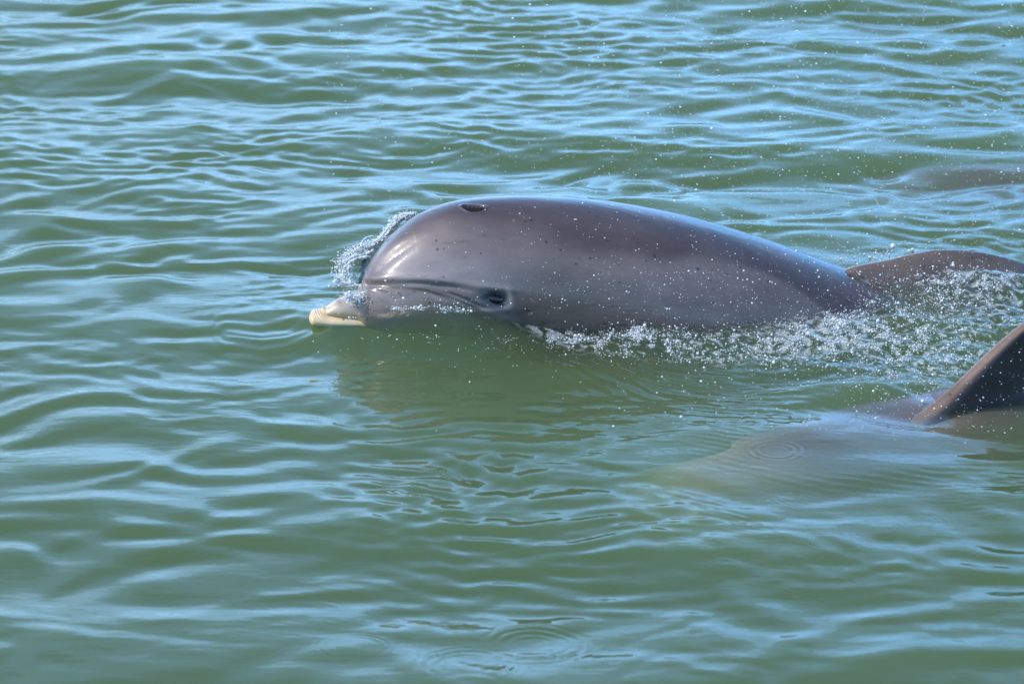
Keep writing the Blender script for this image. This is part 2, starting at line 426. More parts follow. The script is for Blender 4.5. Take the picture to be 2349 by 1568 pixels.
# stations along the body, in photo columns of its axis: silhouette top, belly height, half width
ST = np.array([
 # px    top    zbot    ry
 (738,  714,   0.034, 0.011), (745, 706,   0.030, 0.019), (760, 694, 0.027, 0.026), (775, 684, 0.024, 0.031), (800, 676, 0.020, 0.037),
 (820,  664,  0.014, 0.044), (829,  650,  0.006, 0.051), (835, 630,  0.002, 0.060), (843, 611, -0.002, 0.070),
 (860,  585,  -0.006, 0.084), (880, 559,  -0.010, 0.096), (905, 532, -0.014, 0.108), (935, 507, -0.018, 0.119), (970, 486, -0.023, 0.129),
 (1020, 466,  -0.031, 0.141), (1075, 454, -0.043, 0.150), (1133, 449, -0.060, 0.158), (1200, 447, -0.10, 0.170), (1300, 451, -0.145, 0.188),
 (1400, 461,  -0.19, 0.203), (1500, 478, -0.225, 0.213), (1600, 501, -0.25, 0.216), (1700, 530, -0.27, 0.213), (1800, 564, -0.285, 0.204),
 (1880, 594,  -0.295, 0.193), (1950, 618, -0.300, 0.183), (2050, 640, -0.305, 0.165), (2200, 662, -0.305, 0.142), (2400, 690, -0.30, 0.108),
 (2600, 712,  -0.28, 0.070), (2800, 728, -0.26, 0.040), (2950, 736, -0.235, 0.025)])
NTH = 288
pxs = np.concatenate([np.linspace(738, 829, 50)[:-1], np.linspace(829, 870, 60)[:-1], np.linspace(870, 1260, 220)[:-1], np.linspace(1260, 2000, 230)[:-1], np.linspace(2000, 2950, 120)])
def soft_profile(colm):
    u = np.arange(738, 2951, 1.0); v = interp_smooth(u, ST[:, 0], ST[:, colm]); out = v.copy()
    for sg, lo, hi in ((3.0, 745, 0), (9.0, 862, 890), (30.0, 1020, 1150)):
        k = np.exp(-.5 * (np.arange(-120, 121) / sg) ** 2); k /= k.sum()
        w = np.convolve(np.pad(v, 120, mode='edge'), k, 'valid')
        m = ss(lo, hi, u) if hi else (u > lo) * 1.0
        out = out * (1 - m) + w * m
    return np.interp(pxs, u, out)
top_py = soft_profile(1); zbot = soft_profile(2); ry = soft_profile(3)
yc1 = yaxis1(pxs); xw = np.array([at_y(p, 650, y)[0] for p, y in zip(pxs, yc1)])
ztop = np.full(len(pxs), .2)
target_corr = np.zeros(len(pxs))
taper1 = interp_smooth(pxs, [738, 820, 870, 1000, 1200, 1500, 2950], [.0, .05, .16, .16, .08, 0, 0])
expo1 = interp_smooth(pxs, [738, 850, 1000, 1300, 2950], [.95, .88, .92, 1, 1])
def build1(zt):
    g = loft(xw, yc1, zt, zbot, ry, NTH, taper1, expo1)
    # sections stand square to the yawed axis
    dy = g[..., 1] - yc1[:, None]
    k = ss(830, 1000, pxs)[:, None] * math.sin(YAW1)
    g[..., 0] -= dy * k
    return g
for it in range(12):                                     # raise each section until its outline meets the photographed back
    g1 = build1(ztop); qx, qy = project(g1)
    im = qy.argmin(1); r_ = np.arange(len(pxs))
    tgt = np.interp(qx[r_, im], pxs, top_py)
    ztop = ztop + (qy[r_, im] - tgt) * PX2M / CE * .7
    ztop = np.maximum(ztop, zbot + .02)
g1 = build1(ztop)
nrm = grid_normals(g1)
mir = (-np.arange(NTH)) % NTH
near = (np.arange(NTH) <= NTH // 2)
qx, qy = project(g1)
fx = np.where(near[None], qx, qx[:, mir]); fy = np.where(near[None], qy, qy[:, mir])   # features mirror to the far side
# relief: melon crease, cheek fold, jaw folds, eye socket, front facet of the melon
disp = np.zeros(fx.shape)
def crease(pts, depth, width, t0=.08, t1=.2, lip=0.0):
    d, t, s = polydist(fx, fy, pts)
    env = ss(0, t0, t) * (1 - ss(1 - t1, 1, t))
    return -depth * np.exp(-(d / width) ** 2) * env + lip * depth * np.exp(-((d - 1.8 * width) / (width * 1.3)) ** 2) * env * (s < 0)
disp += crease([(834, 652), (858, 653), (900, 652), (960, 652), (1020, 657), (1070, 664), (1110, 672)], .0060, 8, .03, .4, .5)
disp += crease([(868, 660), (920, 662), (975, 668), (1010, 681), (1050, 700)], .0035, 5, .2, .4, .5)
disp += crease([(1000, 664), (1040, 676), (1075, 690), (1105, 704), (1130, 713)], .0025, 3.5, .3, .3, .3)
disp += crease([(1005, 673), (1040, 687), (1075, 701), (1110, 713)], .0018, 3, .3, .3)
disp += crease([(846, 640), (872, 612), (905, 585), (950, 555), (1000, 528)], .0045, 13, .25, .5, .5)
disp += crease([(850, 660), (880, 672), (905, 690), (915, 705)], .0015, 4, .2, .3)
disp += crease([(866, 662), (893, 674), (915, 690)], .0012, 3, .2, .3)
EX, EY = 1136, 686
disp += -.0095 * gauss(fx, fy, EX, EY, 28, 17, .2) + .0035 * gauss(fx, fy, EX - 2, EY - 26, 45, 9, .12) + .002 * gauss(fx, fy, EX + 36, EY, 9, 26)
disp += .0025 * gauss(fx, fy, EX, EY + 26, 36, 8, -.1)
disp += -.004 * gauss(fx, fy, 1213, 714, 4, 4)
for k in range(9):                                      # fine folds behind the eye
    yy = 655 + k * 11
    disp += crease([(1330 + k * 4, yy + 16), (1400, yy + 8), (1460, yy + 4), (1520, yy + 9), (1570 - k * 3, yy + 24)], .0011, 3.2, .3, .4)
for k in range(7):
    x0 = 1165 + k * 14; disp += crease([(x0, 765), (x0 + 12, 745), (x0 + 30, 738)], .0012, 3, .2, .3)
tnf = spectrum_tile(256, 1.2, .03, .25, 0, None, 1.2, 5)
disp += .006 * sample_tile(tnf, 1.2, g1[..., 0], g1[..., 2]) * ss(900, 1100, fx) * .6
g1 = g1 + nrm * disp[..., None]
# blowhole: a crescent pit just behind the melon
bi = np.argmin((qx - 1086) ** 2 + (qy - 478) ** 2 + 1e6 * (~near[None])); bi = np.unravel_index(bi, qx.shape)
bc = g1[bi].copy()
rx_ = (g1[..., 0] - bc[0]); ry_ = (g1[..., 1] - bc[1])
rr = np.hypot(rx_ / .025, (ry_ - 9 * rx_ ** 2 + .1 * rx_) / .013)
topside = g1[..., 2] > bc[2] - .03
pit = (1 - ss(.72, 1.05, rr)) * topside
rim = np.exp(-((rr - 1.15) / .16) ** 2) * topside
g1 = g1 + nrm * (-.028 * pit + .0022 * rim)[..., None]

# colour of the first dolphin: pigment with some light and shade painted in
def mixc(a, b, f): return a * (1 - f[..., None]) + b * f[..., None]
CAPE = np.array([.070, .047, .043]); MID = np.array([.142, .107, .098]); PALE = np.array([.30, .245, .235])
BROWN = np.array([.090, .064, .056]); BELLY = np.array([.26, .21, .18]); CREAM = np.array([.60, .44, .26]); DARK = np.array([.03, .03, .04])
def poly_y(x, pts): return np.interp(x, [p[0] for p in pts], [p[1] for p in pts])
wob = 5 * sample_tile(spectrum_tile(128, 1.0, .05, .4, 0, None, 1.3, 8), 1.0, g1[..., 0], g1[..., 2]) * 30
cape_edge = poly_y(fx, [(830, 600), (900, 560), (1000, 520), (1100, 520), (1200, 540), (1350, 590), (1440, 600), (1520, 595), (1600, 590), (1680, 600), (1760, 630), (1850, 680), (1920, 735), (2000, 800)])
soft = poly_y(fx, [(830, 40), (1000, 45), (1300, 60), (1420, 40), (1550, 16), (1700, 12), (1950, 12)])
f_side = ss(-1, 1, (fy + wob - cape_edge) / soft)
c1 = mixc(np.broadcast_to(CAPE, g1.shape), np.broadcast_to(MID, g1.shape), f_side)
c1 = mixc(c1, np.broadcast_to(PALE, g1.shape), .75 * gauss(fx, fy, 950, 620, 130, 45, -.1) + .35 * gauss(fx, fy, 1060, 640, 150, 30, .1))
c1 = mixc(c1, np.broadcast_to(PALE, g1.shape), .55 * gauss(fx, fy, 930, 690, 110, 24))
c1 = mixc(c1, np.broadcast_to(MID, g1.shape), np.clip(1.2 * gauss(fx, fy, 840, 620, 30, 50, 0), 0, 1))
c1 = mixc(c1, np.broadcast_to(BROWN, g1.shape), np.clip(1.1 * gauss(fx, fy, 1270, 725, 150, 62, 0) + .8 * gauss(fx, fy, 1420, 740, 130, 55, .1), 0, .9))  # browner lower cheek and flank, partly shade painted into the skin
dl, tl_, _ = polydist(fx, fy, [(845, 661), (900, 663), (975, 664), (1040, 672), (1100, 683)])
c1 = mixc(c1, np.broadcast_to(BROWN, g1.shape), .7 * np.exp(-(dl / 8) ** 2))  # shadow band below the melon crease, painted into the colour
c1 = mixc(c1, np.broadcast_to(PALE, g1.shape), .5 * gauss(fx, fy, 1120, 655, 60, 7, .1) +   .35 * np.exp(-((np.hypot((fx - EX) / 38, (fy - EY - 2) / 26) - 1) / .16) ** 2) + .4 * gauss(fx, fy, 1150, 725, 45, 9, .3) + .35 * gauss(fx, fy, 1172, 690, 8, 28, -.2))
c1 = mixc(c1, np.broadcast_to(DARK, g1.shape), np.clip(2.6 * gauss(fx, fy, EX - 1, EY + 2, 22, 15, .15), 0, .93))
c1 = mixc(c1, np.broadcast_to(DARK, g1.shape), np.clip(.9 * gauss(fx, fy, 1213, 714, 6, 5), 0, .9))
c1 = mixc(c1, np.broadcast_to(BELLY, g1.shape), ss(.35, .95, -np.cos(np.arange(NTH) / NTH * 2 * math.pi))[None] * np.ones(len(pxs))[:, None] * .8)
snout = 1 - ss(770, 800, pxs)
lowm = ss(705, 722, fy)
c1 = mixc(c1, np.broadcast_to(np.array([.46, .38, .33]), g1.shape), (1 - ss(765, 850, pxs))[:, None] * np.ones(NTH)[None])
c1 = mixc(c1, np.broadcast_to(CREAM, g1.shape), np.clip(snout[:, None] * .3 + (1 - ss(790, 835, pxs))[:, None] * lowm * .8 + .8 * (1 - ss(742, 760, pxs))[:, None], 0, 1))
c1 = mixc(c1, np.broadcast_to(np.array([.12, .10, .11]), g1.shape), .6 * gauss(fx, fy, 776, 692, 12, 9, .8) + .3 * gauss(fx, fy, 800, 690, 18, 16))
c1 = mixc(c1, np.broadcast_to(DARK * .12, g1.shape), (1 - ss(.92, 1.1, rr)) * topside)

# lower jaw, reaching past the upper one
jp = np.concatenate([np.linspace(708.5, 740, 70)[:-1], np.linspace(740, 900, 70)])
jk = [708.5, 709.5, 711.5, 715, 722, 735, 755, 780, 840, 900]
jt = interp_smooth(jp, jk, [.028, .032, .036, .041, .045, .044, .038, .034, .028, .025])
jb = interp_smooth(jp, jk, [.026, .021, .016, .011, .007, .005, .004, .003, .000, -.02])
jr = interp_smooth(jp, jk, [.003, .009, .016, .023, .030, .035, .039, .042, .050, .065])
jx = np.array([at_y(p, 725, yaxis1(p))[0] for p in jp])
gj = loft(jx, yaxis1(jp), jt, jb, jr, 96)
nj = grid_normals(gj); jpx, jpy = project(gj)
wr = np.sin((gj[..., 0] + .55 * gj[..., 2] - .12 * (gj[..., 1] - yaxis1(jp)[:, None]) ** 2 / .03) * 2 * math.pi / .0052) * (1 - ss(735, 765, jpx)) * ss(709, 716, jpx)
gj = gj + nj * (.0008 * wr)[..., None]
cj = mixc(np.broadcast_to(CREAM * 1.08, gj.shape), np.broadcast_to(np.array([.34, .30, .26]), gj.shape), .75 * ss(735, 752, jpy) * ss(735, 790, jpx) + .6 * ss(830, 880, jpx))
cj = mixc(cj, np.broadcast_to(np.array([.45, .33, .2]), gj.shape), np.clip(-wr, 0, 1) * .5)

# dorsal fin of the first dolphin, lying low in the wash
def P3(px, z, dy=0.0): 
    y = yaxis1(px) + dy; return np.array([at_y(px, 600, y)[0], y, z])
def PF(px, py, dy=0.0): return at_y(px, py, yaxis1(px) + dy)
lead = resample([PF(1880, 650), PF(1945, 616), PF(2015, 602), PF(2080, 587), PF(2135, 577), PF(2195, 577), PF(2255, 585), PF(2310, 598), PF(2355, 614)], 200)
trail = resample([PF(2300, 760, -.12), PF(2310, 745, -.12), PF(2320, 730, -.12), PF(2325, 715, -.12), PF(2330, 700, -.11), PF(2338, 680, -.09), PF(2345, 660, -.07), PF(2355, 640, -.04), PF(2366, 614, -.01)], 200)
th = np.linspace(1, 0, 200) ** .7 * .07 + .02
gf = fin_shell(lead, trail, th, 120)
cf = np.broadcast_to(np.array([.115, .078, .058]), gf.shape)

# flukes and flippers (under water)
def fluke(xs, y0, z0, sgn, yaw, sc=1.0):
    c, s = math.cos(yaw), math.sin(yaw)
    def W(a, b, z): return np.array([xs + (a * c - b * s) * sc, y0 + (a * s + b * c) * sc, z0 + z])
    ld = resample([W(-.06, sgn * .01, 0), W(.0, sgn * .08, 0), W(.08, sgn * .18, .0), W(.19, sgn * .26, 0)], 20)
    tr = resample([W(.13, sgn * .0, 0), W(.14, sgn * .08, 0), W(.16, sgn * .17, 0), W(.20, sgn * .262, 0)], 20)
    return fin_shell(ld, tr, np.linspace(.04, .004, 20))
xt = xw[-1]; yt = yc1[-1]; zt_ = (ztop[-1] + zbot[-1]) / 2
shells = [g1, gj, gf]; cols = [c1, cj, cf]
for sg in (-1, 1):
    f = fluke(xt, yt, zt_, sg, YAW1); shells.append(f); cols.append(np.broadcast_to(CAPE, f.shape))
def flipper(x0, y0, z0, sgn, yaw):
    c, s = math.cos(yaw), math.sin(yaw)
    def W(a, b, z): return np.array([x0 + a * c - b * s, y0 + a * s + b * c, z0 + z])
    ld = resample([W(0, 0, 0), W(.03, sgn * .09, -.05), W(.12, sgn * .17, -.11), W(.24, sgn * .22, -.16)], 20)
    tr = resample([W(.14, 0, -.01), W(.14, sgn * .06, -.05), W(.19, sgn * .13, -.10), W(.245, sgn * .215, -.16)], 20)
    return fin_shell(ld, tr, np.linspace(.04, .006, 20))
i14 = int(np.argmin(abs(pxs - 1390)))
for sg in (-1, 1):
    f = flipper(xw[i14], yc1[i14] + sg * .13, -.12, sg, YAW1); shells.append(f); cols.append(np.broadcast_to(MID, f.shape))

dolphin = empty('dolphin', (float(xw[0]), float(yc1[0]), 0), 'grey brown dolphin surfacing with head, eye, blowhole and cream beak tip out of the water', 'dolphin')
inv = np.array([xw[0], yc1[0], 0])
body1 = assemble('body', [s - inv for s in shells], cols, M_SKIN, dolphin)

# dark floor of the blowhole
bn_ = nrm[bi]; tx_ = np.array([1, 0, 0]) - bn_ * bn_[0]; tx_ /= np.linalg.norm(tx_); ty_ = np.cross(bn_, tx_)
u = np.linspace(.02, 1, 10); v = np.arange(40) / 40 * 2 * math.pi
B = bc + (u[:, None, None] * (np.cos(v)[None, :, None] * tx_ * .021 + np.sin(v)[None, :, None] * ty_ * .0105)) - bn_ * (.0075 + .004 * (1 - u[:, None, None] ** 2)) + tx_ * .0
B[..., 1] += 9 * (B[..., 0] - bc[0]) ** 2 - .1 * (B[..., 0] - bc[0])
mesh_np('blowhole', (B - inv).reshape(-1, 3), grid_quads(10, 40, True), None, M_HOLE, dolphin)

# eyeball, seated in the socket
ei = np.unravel_index(np.argmin((qx - EX - 2) ** 2 + (qy - EY - 2) ** 2 + 1e6 * (~near[None])), qx.shape)
for sg, o_ in ((1, ei), (-1, (ei[0], int(mir[ei[1]])))):
    cpt = g1[o_] - nrm[o_] * .0030
    u = np.linspace(.001, math.pi - .001, 24); v = np.arange(32) / 32 * 2 * math.pi
    E = np.stack([np.sin(u)[:, None] * np.cos(v)[None] * .0195, np.sin(u)[:, None] * np.sin(v)[None] * .0110, np.cos(u)[:, None] * .0118 * np.ones((1, 32))], -1)
    ca, sa = math.cos(.2 * sg), math.sin(.2 * sg)
    E = np.stack([E[..., 0] * ca + E[..., 2] * sa, E[..., 1], -E[..., 0] * sa + E[..., 2] * ca], -1)
    mesh_np('eye', (E + cpt - inv).reshape(-1, 3), grid_quads(24, 32, True), None, M_EYE, dolphin)

# ---- a generic submerged dolphin body
def top_at(px, py, z): return at(px, py, z)
def simple_dolphin(name, ctrl, label, fin=None, flip=True, group=None, eyes=True, colr=None):
    """ctrl rows: x, y, ztop, height, halfwidth from beak to tail"""
    ctrl = np.array(ctrl); n = 240; t = np.linspace(0, 1, len(ctrl)); tt = np.linspace(0, 1, n)
    A = np.stack([interp_smooth(tt, t, ctrl[:, j]) for j in range(5)], -1)
    g = loft(A[:, 0], A[:, 1], A[:, 2], A[:, 2] - A[:, 3], A[:, 4], 96)
    tx = np.gradient(A[:, 0]); ty = np.gradient(A[:, 1]); ln = np.hypot(tx, ty)
    dy = g[..., 1] - A[:, 1][:, None]
    g[..., 0] = A[:, 0][:, None] - dy * (ty / ln)[:, None]; g[..., 1] = A[:, 1][:, None] + dy * (tx / ln)[:, None]
    ca = -np.cos(np.arange(96) / 96 * 2 * math.pi)[None] * np.ones((n, 1))
    base_c = CAPE if colr is None else colr
    c = mixc(np.broadcast_to(base_c * 1.5, g.shape), np.broadcast_to(np.array([.46, .33, .23]) if colr is None else colr * 1.3, g.shape), ss(-.7, -.2, ca))
    c = mixc(c, np.broadcast_to(BELLY * (.8 if colr is None else .4), g.shape), ss(.15, .8, ca))
    hd = (1 - ss(.18, .42, tt))[:, None] * np.ones((1, 96))
    c = mixc(c, np.broadcast_to(np.array([.52, .37, .23]), g.shape), .8 * hd * (colr is None))
    sh = [g]; cl = [c]
    if fin is not None:
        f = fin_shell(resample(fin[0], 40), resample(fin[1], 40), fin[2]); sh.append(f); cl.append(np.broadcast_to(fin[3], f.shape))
    yaw = math.atan2(ty[-1], tx[-1])
    for sg in (-1, 1):
        f = fluke(A[-1, 0], A[-1, 1], A[-1, 2] - .02, sg, yaw); sh.append(f); cl.append(np.broadcast_to(CAPE, f.shape))
        i = int(n * .34); ya = math.atan2(ty[i], tx[i])
        f = flipper(A[i, 0] - sg * math.sin(ya) * A[i, 4] * .7, A[i, 1] + sg * math.cos(ya) * A[i, 4] * .7, A[i, 2] - A[i, 3] * .7, sg, ya)
        sh.append(f); cl.append(np.broadcast_to(PALE, f.shape))
    root = empty(name, (float(A[0, 0]), float(A[0, 1]), float(A[0, 2])), label, 'dolphin', group)
    iv = A[0, :3]
    b = assemble('body', [s_ - iv for s_ in sh], cl, M_SKIN2, root)
    i = int(n * .17)
    for sg in (-1, 1):
        cpt = g[i, (24 + 6) if sg < 0 else (72 - 6)]
        u = np.linspace(.001, math.pi - .001, 12); v = np.arange(16) / 16 * 2 * math.pi
        E = np.stack([np.sin(u)[:, None] * np.cos(v)[None] * .014, np.sin(u)[:, None] * np.sin(v)[None] * .006, np.cos(u)[:, None] * .009 * np.ones((1, 16))], -1)
        mesh_np('eye', (E + cpt - iv).reshape(-1, 3), grid_quads(12, 16, True), None, M_HOLE, root)
    return root, sh

# second dolphin: under the surface in front, only its dorsal fin out
def row(px, py, z, h, w):
    p = at(px, py, z); return (p[0], p[1], z, h, w)
ctrl2 = [row(1420, 1110, -.20, .03, .018), row(1455, 1085, -.17, .07, .045), row(1500, 1072, -.125, .17, .10), row(1580, 1056, -.078, .26, .155),
         row(1680, 1034, -.036, .33, .21), row(1800, 1005, -.018, .40, .235), row(1930, 968, -.014, .44, .25), row(2060, 932, -.010, .44, .245),
         row(2200, 903, .004, .41, .21), row(2350, 868, .0, .37, .19), row(2550, 835, -.08, .28, .14), row(2750, 805, -.17, .17, .09), row(2950, 785, -.24, .08, .04), row(3050, 775, -.26, .05, .025)]
def F2(px, py, dy=0.0):
    return at_y(px, py, -.43 + (px - 2200) * PX2M * .42 + dy)
lead2 = [F2(2060, 985), F2(2130, 935), F2(2192, 882), F2(2262, 815), F2(2318, 766), F2(2375, 725), F2(2440, 695), F2(2490, 690)]
trail2 = [F2(2450, 945), F2(2420, 925), F2(2385, 905), F2(2362, 878), F2(2356, 845), F2(2375, 795), F2(2430, 740), F2(2492, 694)]
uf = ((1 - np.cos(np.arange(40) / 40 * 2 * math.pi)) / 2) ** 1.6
FIN_C = mixc(np.broadcast_to(np.array([.13, .085, .065]), (40, 3)), np.broadcast_to(np.array([.045, .032, .03]), (40, 3)), ss(.03, .09, uf))[None]  # worn, lit leading edge and shaded dark side painted into the colour
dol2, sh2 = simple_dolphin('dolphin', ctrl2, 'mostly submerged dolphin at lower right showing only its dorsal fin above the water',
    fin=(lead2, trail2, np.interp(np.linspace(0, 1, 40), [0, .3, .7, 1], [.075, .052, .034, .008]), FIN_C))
# third dolphin: a shadow just under the surface, far right
ctrl3 = [row(1890, 445, -.34, .03, .02), row(1930, 430, -.26, .10, .06), row(2000, 405, -.14, .22, .13), row(2080, 393, -.055, .30, .17), row(2170, 388, -.038, .36, .195),
         row(2260, 384, -.030, .38, .20), row(2360, 380, -.036, .36, .195), row(2480, 376, -.06, .32, .16), row(2620, 372, -.12, .24, .11), row(2800, 370, -.2, .1, .05), row(2900, 370, -.24, .05, .03)]
dol3, sh3 = simple_dolphin('dolphin', ctrl3, 'faint dark purple dolphin gliding just under the far water at upper right', colr=np.array([.07, .042, .05]))

# ------------------------------------------------------------------ water surface
def stretch(core0, core1, step, far0, far1, growth=1.035):
    c = np.arange(core0, core1 + step / 2, step); lo = []; hi = []; s = step; x = core0
    while x > far0: s *= growth; x -= s; lo.append(x)
    s = step; x = core1
    while x < far1: s *= growth; x += s; hi.append(x)
    return np.concatenate([lo[::-1], c, hi])
gx = stretch(-1.75, 1.75, .0052, -400, 400)
gy = np.concatenate([stretch(-1.72, 1.0, .0048, -400, .99), np.arange(1.006, 3.3, .0095)])
hi_ = []; s = .0095; x = gy[-1]
while x < 900: s *= 1.035; x += s; hi_.append(x)
gy = np.concatenate([gy, hi_])
stepx = np.gradient(gx); stepy = np.gradient(gy)
X, Y = np.meshgrid(gx, gy); STEP = np.maximum(*np.meshgrid(stepx, stepy))
fade = lambda lam: 1 - ss(lam / 6, lam / 2.5, STEP)
T1 = spectrum_tile(768, 7.0, .35, 1.2, math.radians(80), math.radians(36), 1.3, 21)
T2 = spectrum_tile(768, 5.0, .09, .30, math.radians(97), math.radians(50), 1.2, 22)
T3 = spectrum_tile(1024, 4.1, .045, .16, math.radians(84), math.radians(62), 1.0, 23)
T4 = spectrum_tile(512, 1.0, .010, .05, 0, None, .6, 24)
T5 = spectrum_tile(512, 1.3, .03, .16, 0, None, .8, 25)
TM = spectrum_tile(256, 6.0, .6, 3.0, 0, None, 1.0, 26); TM = TM / TM.std()
QX, QY = project(np.stack([X, Y, np.zeros_like(X)], -1))
m1 = sample_tile(TM, 6.0, X + 1, Y * 1.5 + 2)
FAR = ss(900, 100, QY)
a2 = (.062 + .018 * FAR) * (1 + .5 * np.clip(m1, -1.5, 1.5)); 
calm = .42 + .58 * (1 - ss(1050, 1500, QY)) ; calm = np.clip(calm + .25 * ss(900, 1800, QX), 0, 1)
a3 = (.062 + .02 * FAR) * np.clip(.55 + .75 * np.clip(-m1, -1, 1.6), .06, 1.7)
H = .042 * sample_tile(T1, 7.0, X + .9, Y) * fade(.5)
wx = .035 * sample_tile(TM, 2.1, X, Y); wy = .03 * sample_tile(TM, 2.6, X + 1.3, Y + .6)
h2 = sample_tile(T2, 5.0, X + wx, Y + .4 + wy)
H += a2 * h2 * fade(.16) * (.5 + .5 * calm)
H += a3 * sample_tile(T3, 4.1, X + wy, Y + wx * .6) * fade(.06) * calm
# quieter just in front of the animals, where smooth green water wells up
quiet = np.clip(gauss(QX, QY, 1150, 860, 380, 110) + gauss(QX, QY, 1850, 1080, 480, 130) + .8 * gauss(QX, QY, 2150, 1000, 200, 90), 0, 1)
H *= 1 - .55 * quiet
H += .078 * gauss(QX, QY, 990, 768, 160, 40, .05) - .012 * gauss(QX, QY, 1290, 800, 90, 30) + .012 * gauss(QX, QY, 1130, 800, 260, 70, .15) + .013 * gauss(QX, QY, 795, 748, 75, 22)
H += .02 * gauss(QX, QY, 1950, 905, 130, 30, -.1) - .012 * gauss(QX, QY, 2080, 960, 120, 25, .1)
# bow wavelets curling off the beak
dd, tb, _ = polydist(QX, QY, [(700, 760), (655, 775), (600, 780), (520, 770)])
H += .0008 * np.sin(dd * 2 * math.pi / 19 + 3 * m1) * np.exp(-(dd / 50) ** 2)
dd, tb, _ = polydist(QX, QY, [(1290, 800), (1380, 840), (1500, 880), (1700, 905), (1900, 915)])
H += .0011 * np.sin(dd * 2 * math.pi / 15 + 7 * m1) * np.exp(-(dd / 55) ** 2) * ss(0, .1, tb) * (1 - ss(.8, 1, tb))
# parallel capillary ripples over the second dolphin
dd, tb, _ = polydist(QX, QY, [(1550, 960), (1700, 1000), (1900, 1040), (2150, 1060), (2400, 1050)])
H += .0005 * np.clip(.1 + 1.2 * np.sin(9 * X + 7 * Y + 4 * m1), 0, 1) * np.sin(dd * 2 * math.pi / 11 + 9 * m1 + 2.5 * np.sin(6 * X + 2)) * gauss(QX, QY, 1950, 1010, 420, 120)
dd, tb, _ = polydist(QX, QY, [(1450, 1100), (1650, 1150), (1850, 1200), (2000, 1215)])
H += .0005 * np.clip(.2 + np.sin(11 * X + 5 * m1), 0, 1) * np.sin(dd * 2 * math.pi / 9 + 8 * m1) * gauss(QX, QY, 1750, 1180, 220, 45, .2)
# rings where drops have fallen: centre, radius in photo pixels, wavelength, height
RINGS = [(985, 1113, 88, 13, .0013), (1230, 1475, 92, 22, .0016), (1780, 1042, 52, 16, .0022), (1632, 1251, 22, 8, .0014), (1668, 1296, 18, 7, .0010), (1937, 1333, 22, 8, .0014),
         (1822, 1356, 16, 7, .0014), (1853, 1368, 20, 8, .0014), (2105, 1195, 58, 12, .0010), (1895, 1245, 50, 12, .0010), (1075, 1528, 85, 20, .0016), (808, 1482, 70, 14, .0013),
         (1710, 1015, 17, 7, .0010), (1560, 1020, 60, 11, .0012), (1700, 960, 80, 13, .0012), (2330, 1190, 40, 10, .001), (1330, 690 + 420, 30, 9, .0009), (2050, 1110, 90, 12, .0008),
         (1900, 1130, 120, 13, .0007), (420, 1320, 40, 11, .0006), (2250, 1420, 35, 9, .0010), (1500, 1400, 30, 9, .0009), (1010, 905, 12, 6, .001), (770, 912, 10, 5, .001)]
for cx_, cy__, R, lam, hh in RINGS:
    c = at(cx_, cy__); r = np.hypot(X - c[0], Y - c[1]) * 1060
    ang_ = np.arctan2(Y - c[1], X - c[0])
    H += hh * (.6 + .4 * np.sin(2 * ang_ + R)) * np.sin((r - R + 1.5 * np.sin(3 * ang_ + cx_)) * 2 * math.pi / lam) * np.exp(-((r - R * .93) / (lam * 1.25)) ** 2)
# churned water along the flank and behind the first dolphin
TURB = np.clip(gauss(QX, QY, 1500, 790, 170, 26, .02) + gauss(QX, QY, 1720, 800, 190, 36) + gauss(QX, QY, 1930, 780, 150, 60) + gauss(QX, QY, 2130, 770, 200, 110)
               + gauss(QX, QY, 2120, 640, 170, 32) + gauss(QX, QY, 2300, 720, 130, 110) + .6 * gauss(QX, QY, 1270, 775, 120, 14, .12) + .5 * gauss(QX, QY, 950, 718, 110, 14)
               + .8 * gauss(QX, QY, 820, 700, 45, 22), 0, 1)
fn = fade(.02)
t4 = sample_tile(T4, 1.0, X, Y); t5 = sample_tile(T5, 1.3, X, Y)
H += TURB * fn * (.30 * t4 + .34 * t5 + .25 * (np.abs(t5).mean() - np.abs(t5)))
H += .015 * gauss(QX, QY, 2070, 745, 110, 16) * fn - .012 * gauss(QX, QY, 1940, 705, 80, 12)

H += .012 * gauss(QX, QY, 1820, 1010, 330, 75, .12)
T6 = spectrum_tile(512, 1.1, .010, .028, math.radians(84), math.radians(35), .8, 61)
patch = np.clip(sample_tile(TM, 2.3, X + 3, Y + .7), 0, 1.5)
H += sample_tile(T6, 1.1, X, Y) * fade(.02) * (.055 * gauss(QX, QY, 1980, 1000, 480, 130) * (.5 + patch) + .022 * patch)
H += .026 * gauss(QX, QY, 1480, 782, 80, 20) * fn
H += .055 * gauss(QX, QY, 2200, 664, 180, 27) * fn
# thin film of water that the wash pulls over the low parts of the skin
def raster_top(shells_):
    zt = np.full(X.shape, -9.0)
    for s_ in shells_:
        p = s_.reshape(-1, 3)
        m = (p[:, 0] > gx[0]) & (p[:, 2] > -.12)
        p = p[m]; i = np.searchsorted(gx, p[:, 0]); j = np.searchsorted(gy, p[:, 1])
        i = np.clip(i, 0, len(gx) - 1); j = np.clip(j, 0, len(gy) - 1)
        np.maximum.at(zt, (j, i), p[:, 2])
    # close pinholes
    for _ in range(3):
        q = zt.copy()
        q[1:-1, 1:-1] = np.maximum.reduce([zt[1:-1, 1:-1], zt[:-2, 1:-1], zt[2:, 1:-1], zt[1:-1, :-2], zt[1:-1, 2:]])
        zt = np.where(zt < -1, q, zt)
    return zt
ZT = raster_top([g1])
qx2, qy2 = project(np.stack([X, Y, np.clip(ZT, -.1, .3)], -1))
film = np.clip(gauss(qx2, qy2, 2060, 640, 130, 60) + gauss(qx2, qy2, 1850, 800, 170, 42) + gauss(qx2, qy2, 1520, 800, 180, 38) + gauss(qx2, qy2, 2230, 650, 110, 55), 0, 1)
film = film * (ZT > -.11) * (ZT < .12)
